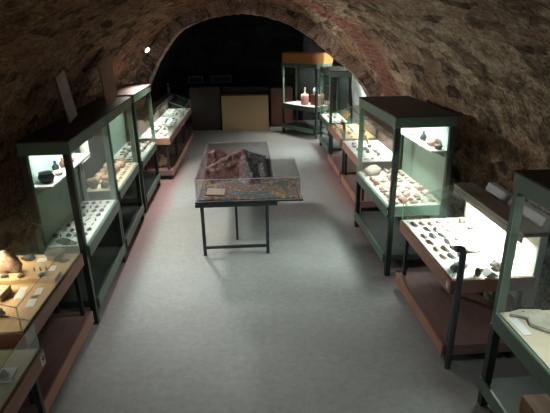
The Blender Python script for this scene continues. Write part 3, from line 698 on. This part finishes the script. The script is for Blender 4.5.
for k, x in enumerate((.21, .26, .31)):
    item('stone_knife', 'blade%d' % (k + 1), 'dark_flint', c.w(x, .93, zL), (.05, .05, .06), .5, 'dark blade in the row of three on the tan bed', 'flint', 'row of three dark blades on the tan bed')
for x, y, w, d, lb in ((.155, .93, .05, .09, 'white caption card beside the three dark blades'), (.12, .55, .05, .1, 'white caption card at the front glass of the tan vitrine'), (.25, .54, .06, .18, 'long white card beside the pierced tan block'), (.11, .38, .06, .11, 'white caption card nearest the end of the tan vitrine'), (.31, 1.1, .08, .07, 'white card by the stone bowl in the tan vitrine')):
    card(c.w(x, y, zL), w, d, .15, lb, 'caption cards on the tan bed')
item('stone_bowl', 'bowl', 'grey_rock', c.w(.19, 1.1, zL), (.085, .085, .09), 0, 'grey stone bowl at the far glass of the tan vitrine', 'bowl')
item('stone', 'rock4', 'dark_flint', c.w(.42, 1.1, zL), (.07, .04, .05), .3, 'dark lump behind the stone bowl', 'stone')
item('stone', 'rock0', 'dark_flint', c.w(.40, .26, zL), (.1, .06, .06), .3, 'large black stone near the end glass of the tan vitrine', 'stone')
item('stone', 'rock2', 'pale_rock', c.w(.26, .22, zL), (.045, .04, .05), .3, 'cream stone beside the large black stone', 'stone')
item('stone', 'slab4', 'grey_rock', c.w(.12, .46, zL), (.03, .025, .03), .3, 'tiny grey stone between two caption cards', 'stone')
item('stone', 'slab2', 'brown_flint', c.w(.10, 1.05, zL), (.05, .04, .04), .3, 'flat brown stone at the far front corner of the tan vitrine', 'stone')
# L0 exhibits
c = CASES['L0']
card(c.w(.12, 1.02, zL), .11, .13, .1, 'white card under the small pointed stone', None, 'mount_card', 'white', .006)
item('pointed_stone', 'flint2', 'grey_rock', c.w(.12, 1.02, zL + .0062), (.05, .035, .12), .2, 'small grey pointed stone on a white card', 'stone')
item('stone', 'rock4', 'brown_flint', c.w(.40, 1.15, zL), (.05, .05, .06), .2, 'brown stone at the far end of the unlit vitrine', 'stone')
card(c.w(.3, .9, zL), .06, .1, .1, 'plain caption card behind the pointed stone', None)

# L2a exhibits
c = CASES['L2a']; zt = .83 + BED
scatter('L2a', zt, .06, .37, .25, 1.3, 4, 8, [('flint', 'dark_flint', .05, 'dark'), ('blade', 'dark_flint', .06, 'narrow dark'), ('flint', 'flint', .05, 'grey')], 'on the white tray below the black pot', 21)
item('stone_axe', 'flint3', 'dark_flint', c.w(.22, .13, zt), (.1, .12, .16), 1.3, 'long dark stone axe at the near end of the tray', 'stone')
card(c.w(.35, .12, zt), .08, .07, .3, 'white card beside the long dark stone axe', None)
item('stone', 'rock3', 'black', c.w(.36, .27, zt), (.035, .05, .035), 1, 'small black lump by the back panel below the shelf', 'stone')
zs = 1.421
item('black_pot', 'pot', 'black', c.w(.31, .19, zs), .072, 0, 'round black pot on the near end of the white shelf', 'pot')
item('clay_jar', 'jar', 'black', c.w(.35, .56, zs), (.05, .05, .055), 0, 'dark jar standing behind the black pot', 'jar')
item('clay_bowl', 'bowl', 'bone', c.w(.28, .42, zs), (.045, .045, .05), 0, 'white bowl beside the dark jar on the shelf', 'bowl')
item('clay_jar', 'jar', 'dark_clay', c.w(.33, .70, zs), (.045, .045, .05), 0, 'brown jar in the middle of the white shelf', 'jar')
item('clay_bowl', 'bowl', 'pink_clay', c.w(.32, .9, zs), (.055, .055, .05), 0, 'pinkish bowl past the brown jar on the white shelf', 'bowl')
# L2b exhibits
c = CASES['L2b']; zt = .9 + BED
scatter('L2b', zt, .13, .40, .08, 1.33, 2, 7, [('rock', 'rust_rock', .12, 'rust-coloured'), ('rock', 'grey_rock', .12, 'brown'), ('rock', 'rust_rock', .12, 'rust-coloured')], 'heaped in the cabinet below the brown board', 23, fill=1, pack=.52, zk=1.35)
scatter('L2b', zt, .05, .14, .1, 1.3, 1, 9, [('slab', 'rust_rock', .045, 'small rust-coloured'), ('flint', 'brown_flint', .05, 'small brown')], 'at the front glass below the brown board', 24)
o = MB().box(-.005, 0, -.17, .17, 0, .30).build('information_sheet', M['white']); o.rotation_euler = (0, 0, c.rot); 
o.location = c.w(.39, .27, 1.24)
tag(o, 'white information sheet on the back of the cabinet of rust-coloured stones', 'sheet')
# L3
scatter('L3', .83 + BED, .06, .46, .06, 1.36, 4, 8, [('sherd', 'bone', .05, 'white'), ('sherd', 'dark_flint', .05, 'dark'), ('rock', 'bone', .05, 'white'), ('rock', 'grey_rock', .05, 'grey')], 'in the tall cabinet with the mauve top', 31)
c = CASES['L3']
item('clay_pot', 'pot', 'black', c.w(.3, .0 + .62, .83 + BED), .001, 0) if False else None
# L4 row
for i, seed in ((0, 41), (1, 42), (2, 43)):
    scatter('L4%d' % i, z1, .06, .40, .08, 1.08, 3, 5, [('sherd', 'bone', .06, 'white'), ('rock', 'bone', .05, 'white'), ('sherd', 'dark_flint', .05, 'dark'), ('rock', 'grey_rock', .05, 'grey')], ['in the low vitrine beside the mauve-topped cabinet', 'in the middle vitrine of the far row', 'in the last vitrine by the brown cupboard'][i], seed)
c = CASES['L40']
item('stone', 'rock1', 'rust_rock', c.w(.24, .26, .1905), (.15, .13, .2), .4, 'tan stone lying on the lower shelf of a low vitrine', 'stone')
c = CASES['L42']
o = MB().lathe([(.03, 0), (.032, .14), (.014, .19), (.014, .23)], 14).build('clear_bottle', M['edge']); tag(o, 'small pale bottle with a white cap on the last vitrine', 'bottle')
o.location = c.w(.52, 1.06, .81 + .3855)
MB().lathe([(.018, .23), (.018, .26)], 12).build('cap', M['white'], o)
# V3 / V4 / R4 / R5
scatter('V4', z1, .06, .42, .08, 1.36, 3, 7, [('rock', 'pale_rock', .055, 'pale'), ('sherd', 'bone', .055, 'white'), ('flint', 'dark_flint', .05, 'dark'), ('rock', 'grey_rock', .05, 'grey')], 'in the low vitrine behind the bone cabinet', 51, skip=((2, 5), (2, 6), (1, 5), (1, 6)))
scatter('V3', z1, .06, .42, .1, 1.3, 3, 6, [('rock', 'pale_rock', .055, 'pale'), ('sherd', 'pink_clay', .055, 'pink'), ('flint', 'dark_flint', .05, 'dark')], 'in the low vitrine with the dark corner post', 52)
scatter('R4', .78 + BED, .06, .39, .08, 1.24, 3, 6, [('sherd', 'bone', .06, 'white'), ('rock', 'pale_rock', .06, 'pale'), ('sherd', 'flint', .05, 'grey')], 'in the narrow cabinet under the arch', 53)
c = CASES['R5']; z5 = .8 + BED
def cyl(name, prof, mat, loc, label, cat):
    o = MB().lathe(prof, 20).build(name, M[mat]); o.location = loc; return tag(o, label, cat)
o = cyl('pink_bottle', [(.10, 0), (.105, .02), (.105, .24), (.09, .265), (.03, .28), (.025, .3)], 'pink_clay', c.w(.20, .62, z5), 'stout pink bottle with a slim white neck', 'bottle')
MB().lathe([(.025, .3), (.02, .31), (.018, .43), (.022, .44)], 14).build('neck', M['bone'], o, label='slim white neck')
cyl('clay_cylinder', [(.055, 0), (.055, .27), (.04, .29)], 'pink_clay', c.w(.26, .13, z5), 'narrow pink cylinder in the corner cabinet', 'vessel')
o = MB().box(-.1, .1, -.09, .09, 0, .27).build('dark_box', M['red_wood'], None, .004); o.location = c.w(.34, .36, z5); o.rotation_euler = (0, 0, c.rot); tag(o, 'dark brown box behind the pink bottle', 'box')
cyl('glass_jar', [(.05, 0), (.07, .02), (.07, .13), (.045, .16), (.045, .17)], 'edge', c.w(.34, .36, z5 + .271), 'pale glass jar standing on the dark brown box', 'jar')
item('pottery_sherd', 'sherd1', 'bone', c.w(.2, .95, z5), .07, 0, 'white sherd lying at the far end of the corner cabinet', 'sherd')
item('pottery_sherd', 'sherd3', 'dark_clay', c.w(.35, 1.1, z5), .05, 0, 'dark sherd at the back of the corner cabinet', 'sherd')

# ------------------------------------------------------------------ things on and around the cases
def leaning(name, W, Hh, T, base, top, mat, label, cat, yaw=0, paper=None):
    """board standing on its lower edge at base, its head at top"""
    r = empty(name, base, 0, label=label, cat=cat)
    up_ = (Vector(top) - Vector(base)); hh = up_.length; up_.normalize()
    side = Vector((math.sin(yaw), math.cos(yaw), 0)); side = (side - up_ * side.dot(up_)).normalized(); nr = up_.cross(side)
    if nr.x < 0: nr = -nr
    def q(u, v, w): return side * u + up_ * v + nr * w
    MB().prism([q(-W / 2, 0, 0), q(W / 2, 0, 0), q(W / 2, hh, 0), q(-W / 2, hh, 0)], nr * T).build('board', M[mat], r, .003)
    if paper: MB().prism([q(-W / 2 + .008, hh * .03, T), q(W / 2 - .008, hh * .03, T), q(W / 2 - .008, hh * .97, T), q(-W / 2 + .008, hh * .97, T)], nr * .002).build('print', M[paper], r)
    return r
leaning('printed_panel', .27, .5, .012, (-1.83, 4.95, 1.855), (-1.86, 4.86, 2.33), 'board_brown', 'narrow faded printed panel leaning on the stone vault', 'panel', 0, 'print')
leaning('wooden_board', .55, .6, .018, (-1.77, 6.2, 1.856), (-1.78, 6.12, 2.40), 'board_brown', 'plain brown wooden board standing on the green cabinet', 'board', 0)
# pale panel heater against the right wall
r = empty('panel_heater', (2.31, 3.36, 0), 0, label='pale grey panel heater against the stone wall behind the vitrine', cat='heater')
MB().box(-.03, .07, 0, .95, .42, 1.11).build('body', M['grey_white'], r, .01)
MB().prism([(-.035, -.005, 1.11), (.07, -.005, 1.11), (.07, -.005, 1.25), (.01, -.005, 1.25)], (0, .96, 0)).build('sloping_hood', M['grey_white'], r, .004)
for y in (.12, .83): MB().box(-.02, .06, y - .02, y + .02, 0, .42).build('leg', M['grey_steel'], r)

# spot lamp high on the left of the vault
r = empty('spot_lamp', (-1.755, 8.2, 2.50), 0, label='small lit white spot lamp fixed high on the stone vault', cat='lamp')
d = Vector((.62, -.42, -.62)).normalized(); e = Vector((.03, 0, -.01))
MB().tube([Vector((-.05, 0, .05)), Vector((-.01, 0, .04)), e], .008, 8).build('bracket', M['lamp_white'], r)
MB().tube([e, e + d * .03, e + d * .13], [.028, .036, .042], 16).build('lamp_can', M['lamp_white'], r)
lz = e + d * .131
MB().tube([lz, lz + d * .004], .038, 16).build('lens', M['lens'], r)

# counter and cupboards at the end
r = empty('reception_counter', (-.16, 13.35, 0), R(-4), label='counter with a tan front panel and a dark top at the end of the vault', cat='counter')
MB().box(-.655, .655, 0, .02, 0.0, .97).build('front_panel', M['tan_panel'], r, .003, label='tan front panel')
MB().box(-.655, .655, .02, .55, .0, .97).build('carcass', M['dark_wood'], r)
MB().box(-.66, .67, -.01, .62, .97, 1.01).build('counter_top', M['dark_wood'], r, .004)
MB().box(-.64, .65, .40, .56, 1.01, 1.16).build('raised_shelf', M['dark_wood'], r, .004)
r = empty('cupboard', (-1.27, 13.5, 0), 0, label='plain dark brown cupboard beside the tan counter', cat='cupboard')
MB().box(-.42, .42, 0, .5, .04, 1.2).build('carcass', M['red_wood'], r, .004)
for s in (-1, 1): MB().box(s * .205 - .2, s * .205 + .2, -.018, 0, .06, 1.18).build('door', M['dark_wood'], r, .003)
MB().box(-.4, .4, .03, .48, 0, .04).build('plinth', M['ink'], r)
r = empty('red_cupboard', (.82, 13.75, 0), 0, label='red-brown cupboard between the counter and the corner cabinet', cat='cupboard')
MB().box(-.24, .4, 0, .45, .04, 1.12).build('carcass', M['red_wood'], r, .004)
MB().box(-.22, .38, -.018, 0, .06, 1.1).build('door', M['red_wood'], r, .003)
MB().box(-.22, .38, .03, .43, 0, .04).build('plinth', M['ink'], r)
for k, (x, w, lb) in enumerate(((-.86, .62, 'wide dark picture with a thin pale frame on the back wall'), (-1.62, .42, 'small dark picture with a thin pale frame above the cupboard'))):
    z0_, h_ = 1.2, .2; y = YE - .03
    r = empty('framed_picture', (x, y, z0_), 0, label=lb, cat='picture')
    mb = MB(); t = .018
    mb.box(-w / 2, w / 2, 0, .025, h_ - t, h_); mb.box(-w / 2, w / 2, 0, .025, 0, t); mb.box(-w / 2, -w / 2 + t, 0, .025, t, h_ - t); mb.box(w / 2 - t, w / 2, 0, .025, t, h_ - t)
    mb.build('frame', M['dull_frame'], r); MB().box(-w / 2 + t, w / 2 - t, .01, .025, t, h_ - t).build('image', M['ink'], r)

# ------------------------------------------------------------------ centre table with the relief model
X0, X1, X2, Y0_, Y1_, Y2_ = -.70, .25, .58, 5.48, 7.45, 6.32
r = empty('steel_table', (0, 0, 0), 0, label='dark steel-legged table standing in the middle of the floor', cat='table')
MB().box(-.72, .29, 5.44, 7.5, .655, .70).build('table_top', M['steel'], r, .004)
for x in (-.64, .16):
    for y in (5.46, 7.4):
        MB().box(x - .02, x + .02, y - .02, y + .02, 0, .655).build('leg', M['steel'], r, .003)
for y in (5.46, 7.4): MB().box(-.62, .14, y - .012, y + .012, .09, .125).build('stretcher', M['steel'], r)
MB().box(-.255, -.225, 5.9, 5.93, 0, .655).build('centre_leg', M['steel'], r)
r = empty('relief_model', (0, 0, .7005), 0, label='painted mountain relief model under a clear cover on the steel table', cat='model')
MB().prism([(X0 - .02, Y0_ - .03, 0), (X2 + .03, Y0_ - .03, 0), (X2 + .03, Y2_ + .03, 0), (X1 + .03, Y2_ + .03, 0), (X1 + .03, Y1_ + .02, 0), (X0 - .02, Y1_ + .02, 0)], (0, 0, .02)).build('base_board', M['steel'], r, .003)
bm = bmesh.new(); nx, ny = 64, 96; V = {}
def seg(x, y, ax, ay, bx, by):
    t = max(0, min(1, ((x - ax) * (bx - ax) + (y - ay) * (by - ay)) / ((bx - ax) ** 2 + (by - ay) ** 2)))
    return math.hypot(x - ax - t * (bx - ax), (y - ay - t * (by - ay)) * .8), t
def hgt(x, y):
    # peak right of centre at the back, sharp ridge falling to the front left, lower hill behind it
    d, t = seg(x, y, -.14, 6.95, -.66, 6.45); h = (.268 - .13 * t) - d * (.46 + .05 * t)
    d, t = seg(x, y, -.14, 6.95, .0, 6.2); h = max(h, (.268 - .16 * t) - d * .8)
    d, t = seg(x, y, -.55, 7.3, -.68, 7.0); h = max(h, .21 - d * .6)
    d, t = seg(x, y, .1, 7.0, .2, 6.2); h = max(h, .16 - .09 * t - d * .5)
    d, t = seg(x, y, .25, 6.2, .55, 6.15); h = max(h, .03 - d * .1)
    n_ = noise.fractal(Vector((x * 9, y * 9, 2)), 1, 2, 6); rg = 1 - abs(noise.noise(Vector((x * 7 + 3, y * 5, 8)))) * 2
    h = max(0, h); k_ = min(1, h / .06)
    return min(.272, max(.003, h + k_ * (.022 * n_ + .018 * (rg - .6)) + .006 * n_ + .012))
for j in range(ny + 1):
    for i in range(nx + 1):
        x = X0 + .02 + (X2 - X0 - .04) * i / nx; y = Y0_ + .02 + (Y1_ - Y0_ - .04) * j / ny
        V[i, j] = bm.verts.new((x, y, .0205 + hgt(x, y)))
for j in range(ny):
    for i in range(nx):
        q = [V[i, j], V[i + 1, j], V[i + 1, j + 1], V[i, j + 1]]
        if max(v.co.x for v in q) > X1 - .02 and max(v.co.y for v in q) > Y2_ - .02: continue
        bm.faces.new(q).smooth = True
bmesh.ops.delete(bm, geom=[v for v in bm.verts if not v.link_faces], context='VERTS')
bnd = [e for e in bm.edges if e.is_boundary]
ret = bmesh.ops.extrude_edge_only(bm, edges=bnd)
for v in ret['geom']:
    if isinstance(v, bmesh.types.BMVert): v.co.z = .0205
bmesh.ops.recalc_face_normals(bm, faces=bm.faces)
me = bpy.data.meshes.new('relief'); bm.to_mesh(me); bm.free(); me.materials.append(M['relief'])
o = bpy.data.objects.new('relief', me); COL.objects.link(o); o.parent = r
o = MB().prism([(-.13, -.06, 0), (.13, -.06, 0), (.13, .06, .055), (-.13, .06, .055)], (0, 0, .014)).build('title_plate', M['board_brown'], r); o.location = (-.47, 5.61, .062); o.rotation_euler = (0, 0, -.16)
o2 = MB().prism([(-.115, -.05, 0.0145 + .0045), (.115, -.05, .0145 + .0045), (.115, .05, .0145 + .0505), (-.115, .05, .0145 + .0505)], (0, 0, .002)).build('paper', M['pink_bed'], o)
zc0, zc1, t = .0205, .30, .008
def pane(poly, off): return MB().prism(poly, off, 0, 1).build('cover_pane', [M['acrylic'], M['acrylic_edge']], r)
pane([(X0, Y0_, zc0), (X2, Y0_, zc0), (X2, Y0_, zc1), (X0, Y0_, zc1)], (0, -t, 0))
pane([(X0, Y0_, zc0), (X0, Y1_, zc0), (X0, Y1_, zc1), (X0, Y0_, zc1)], (-t, 0, 0))
pane([(X0, Y1_, zc0), (X1, Y1_, zc0), (X1, Y1_, zc1), (X0, Y1_, zc1)], (0, t, 0))
pane([(X1, Y2_ + t, zc0), (X1, Y1_, zc0), (X1, Y1_, zc1), (X1, Y2_ + t, zc1)], (t, 0, 0))
pane([(X1, Y2_, zc0), (X2, Y2_, zc0), (X2, Y2_, zc1), (X1, Y2_, zc1)], (0, t, 0))
pane([(X2, Y0_, zc0), (X2, Y2_, zc0), (X2, Y2_, zc1), (X2, Y0_, zc1)], (t, 0, 0))
pane([(X0 - t, Y0_ - t, zc1), (X1 + t, Y0_ - t, zc1), (X1 + t, Y1_ + t, zc1), (X0 - t, Y1_ + t, zc1)], (0, 0, t))
pane([(X1 + t, Y0_ - t, zc1), (X2 + t, Y0_ - t, zc1), (X2 + t, Y2_ + t, zc1), (X1 + t, Y2_ + t, zc1)], (0, 0, t))

# assumed lamp strip added unseen behind the arch to light the limewashed flank
r = empty('assumed_batten_lamp', (2.53, YB + .03, .95), 0, label='assumed upright tube lamp added out of view behind the arch by the limewashed wall', cat='lamp')
MB().box(-.03, .03, 0, .04, 0, .7).build('housing', M['lamp_white'], r, .004)
MB().tube([(0, .06, .04), (0, .06, .66)], .013, 8).build('assumed_tube', M['tube'], r)
strip_light('assumed_batten_light', (2.53, YB + .11, 1.3), (0, 0, 1), (.45, 1, 0), 200, (.93, 1, .97), .6, .05)

# ------------------------------------------------------------------ light of the place, doorway and overhead lamps assumed
light('AREA', 'assumed_doorway_daylight', (0, YN - .05, 2.1), (0, 4.5, .2), 14, (.86, .95, 1.0), (1.7, 1.8))  # daylight added through the assumed doorway behind the viewer
light('SPOT', 'assumed_vault_spot_near', (-.1, 4.0, 3.0), (-.1, 4.3, 0), 118, (.93, 1.0, .97), (.15, .15), 84, 1)  # assumed overhead lamp without fixture, for the pool of light on the floor
light('SPOT', 'assumed_vault_spot_mid', (.5, 6.9, 3.05), (.45, 7.6, 0), 62, (1.0, .93, .91), (.12, .12), 84, 1)  # second assumed overhead lamp without fixture, pinkish over the farther floor
light('SPOT', 'wall_spot', Vector((-1.755, 8.2, 2.50)) + e + d * .16, (.6, 7.3, .0), 300, (1.0, .93, .86), (.16, .16), 136, .25)
wd = bpy.data.worlds.new('world'); SC.world = wd; wd.use_nodes = True
wd.node_tree.nodes['Background'].inputs[0].default_value = (.6, .65, .7, 1); wd.node_tree.nodes['Background'].inputs[1].default_value = .02

SC.view_settings.view_transform = 'Standard'; SC.view_settings.look = 'None'; SC.view_settings.gamma = 1; SC.view_settings.exposure = 0
SC.view_settings.use_curve_mapping = False
SC.cycles.max_bounces = 10; SC.cycles.transparent_max_bounces = 48; SC.cycles.sample_clamp_indirect = 3; SC.cycles.caustics_reflective = False; SC.cycles.caustics_refractive = False
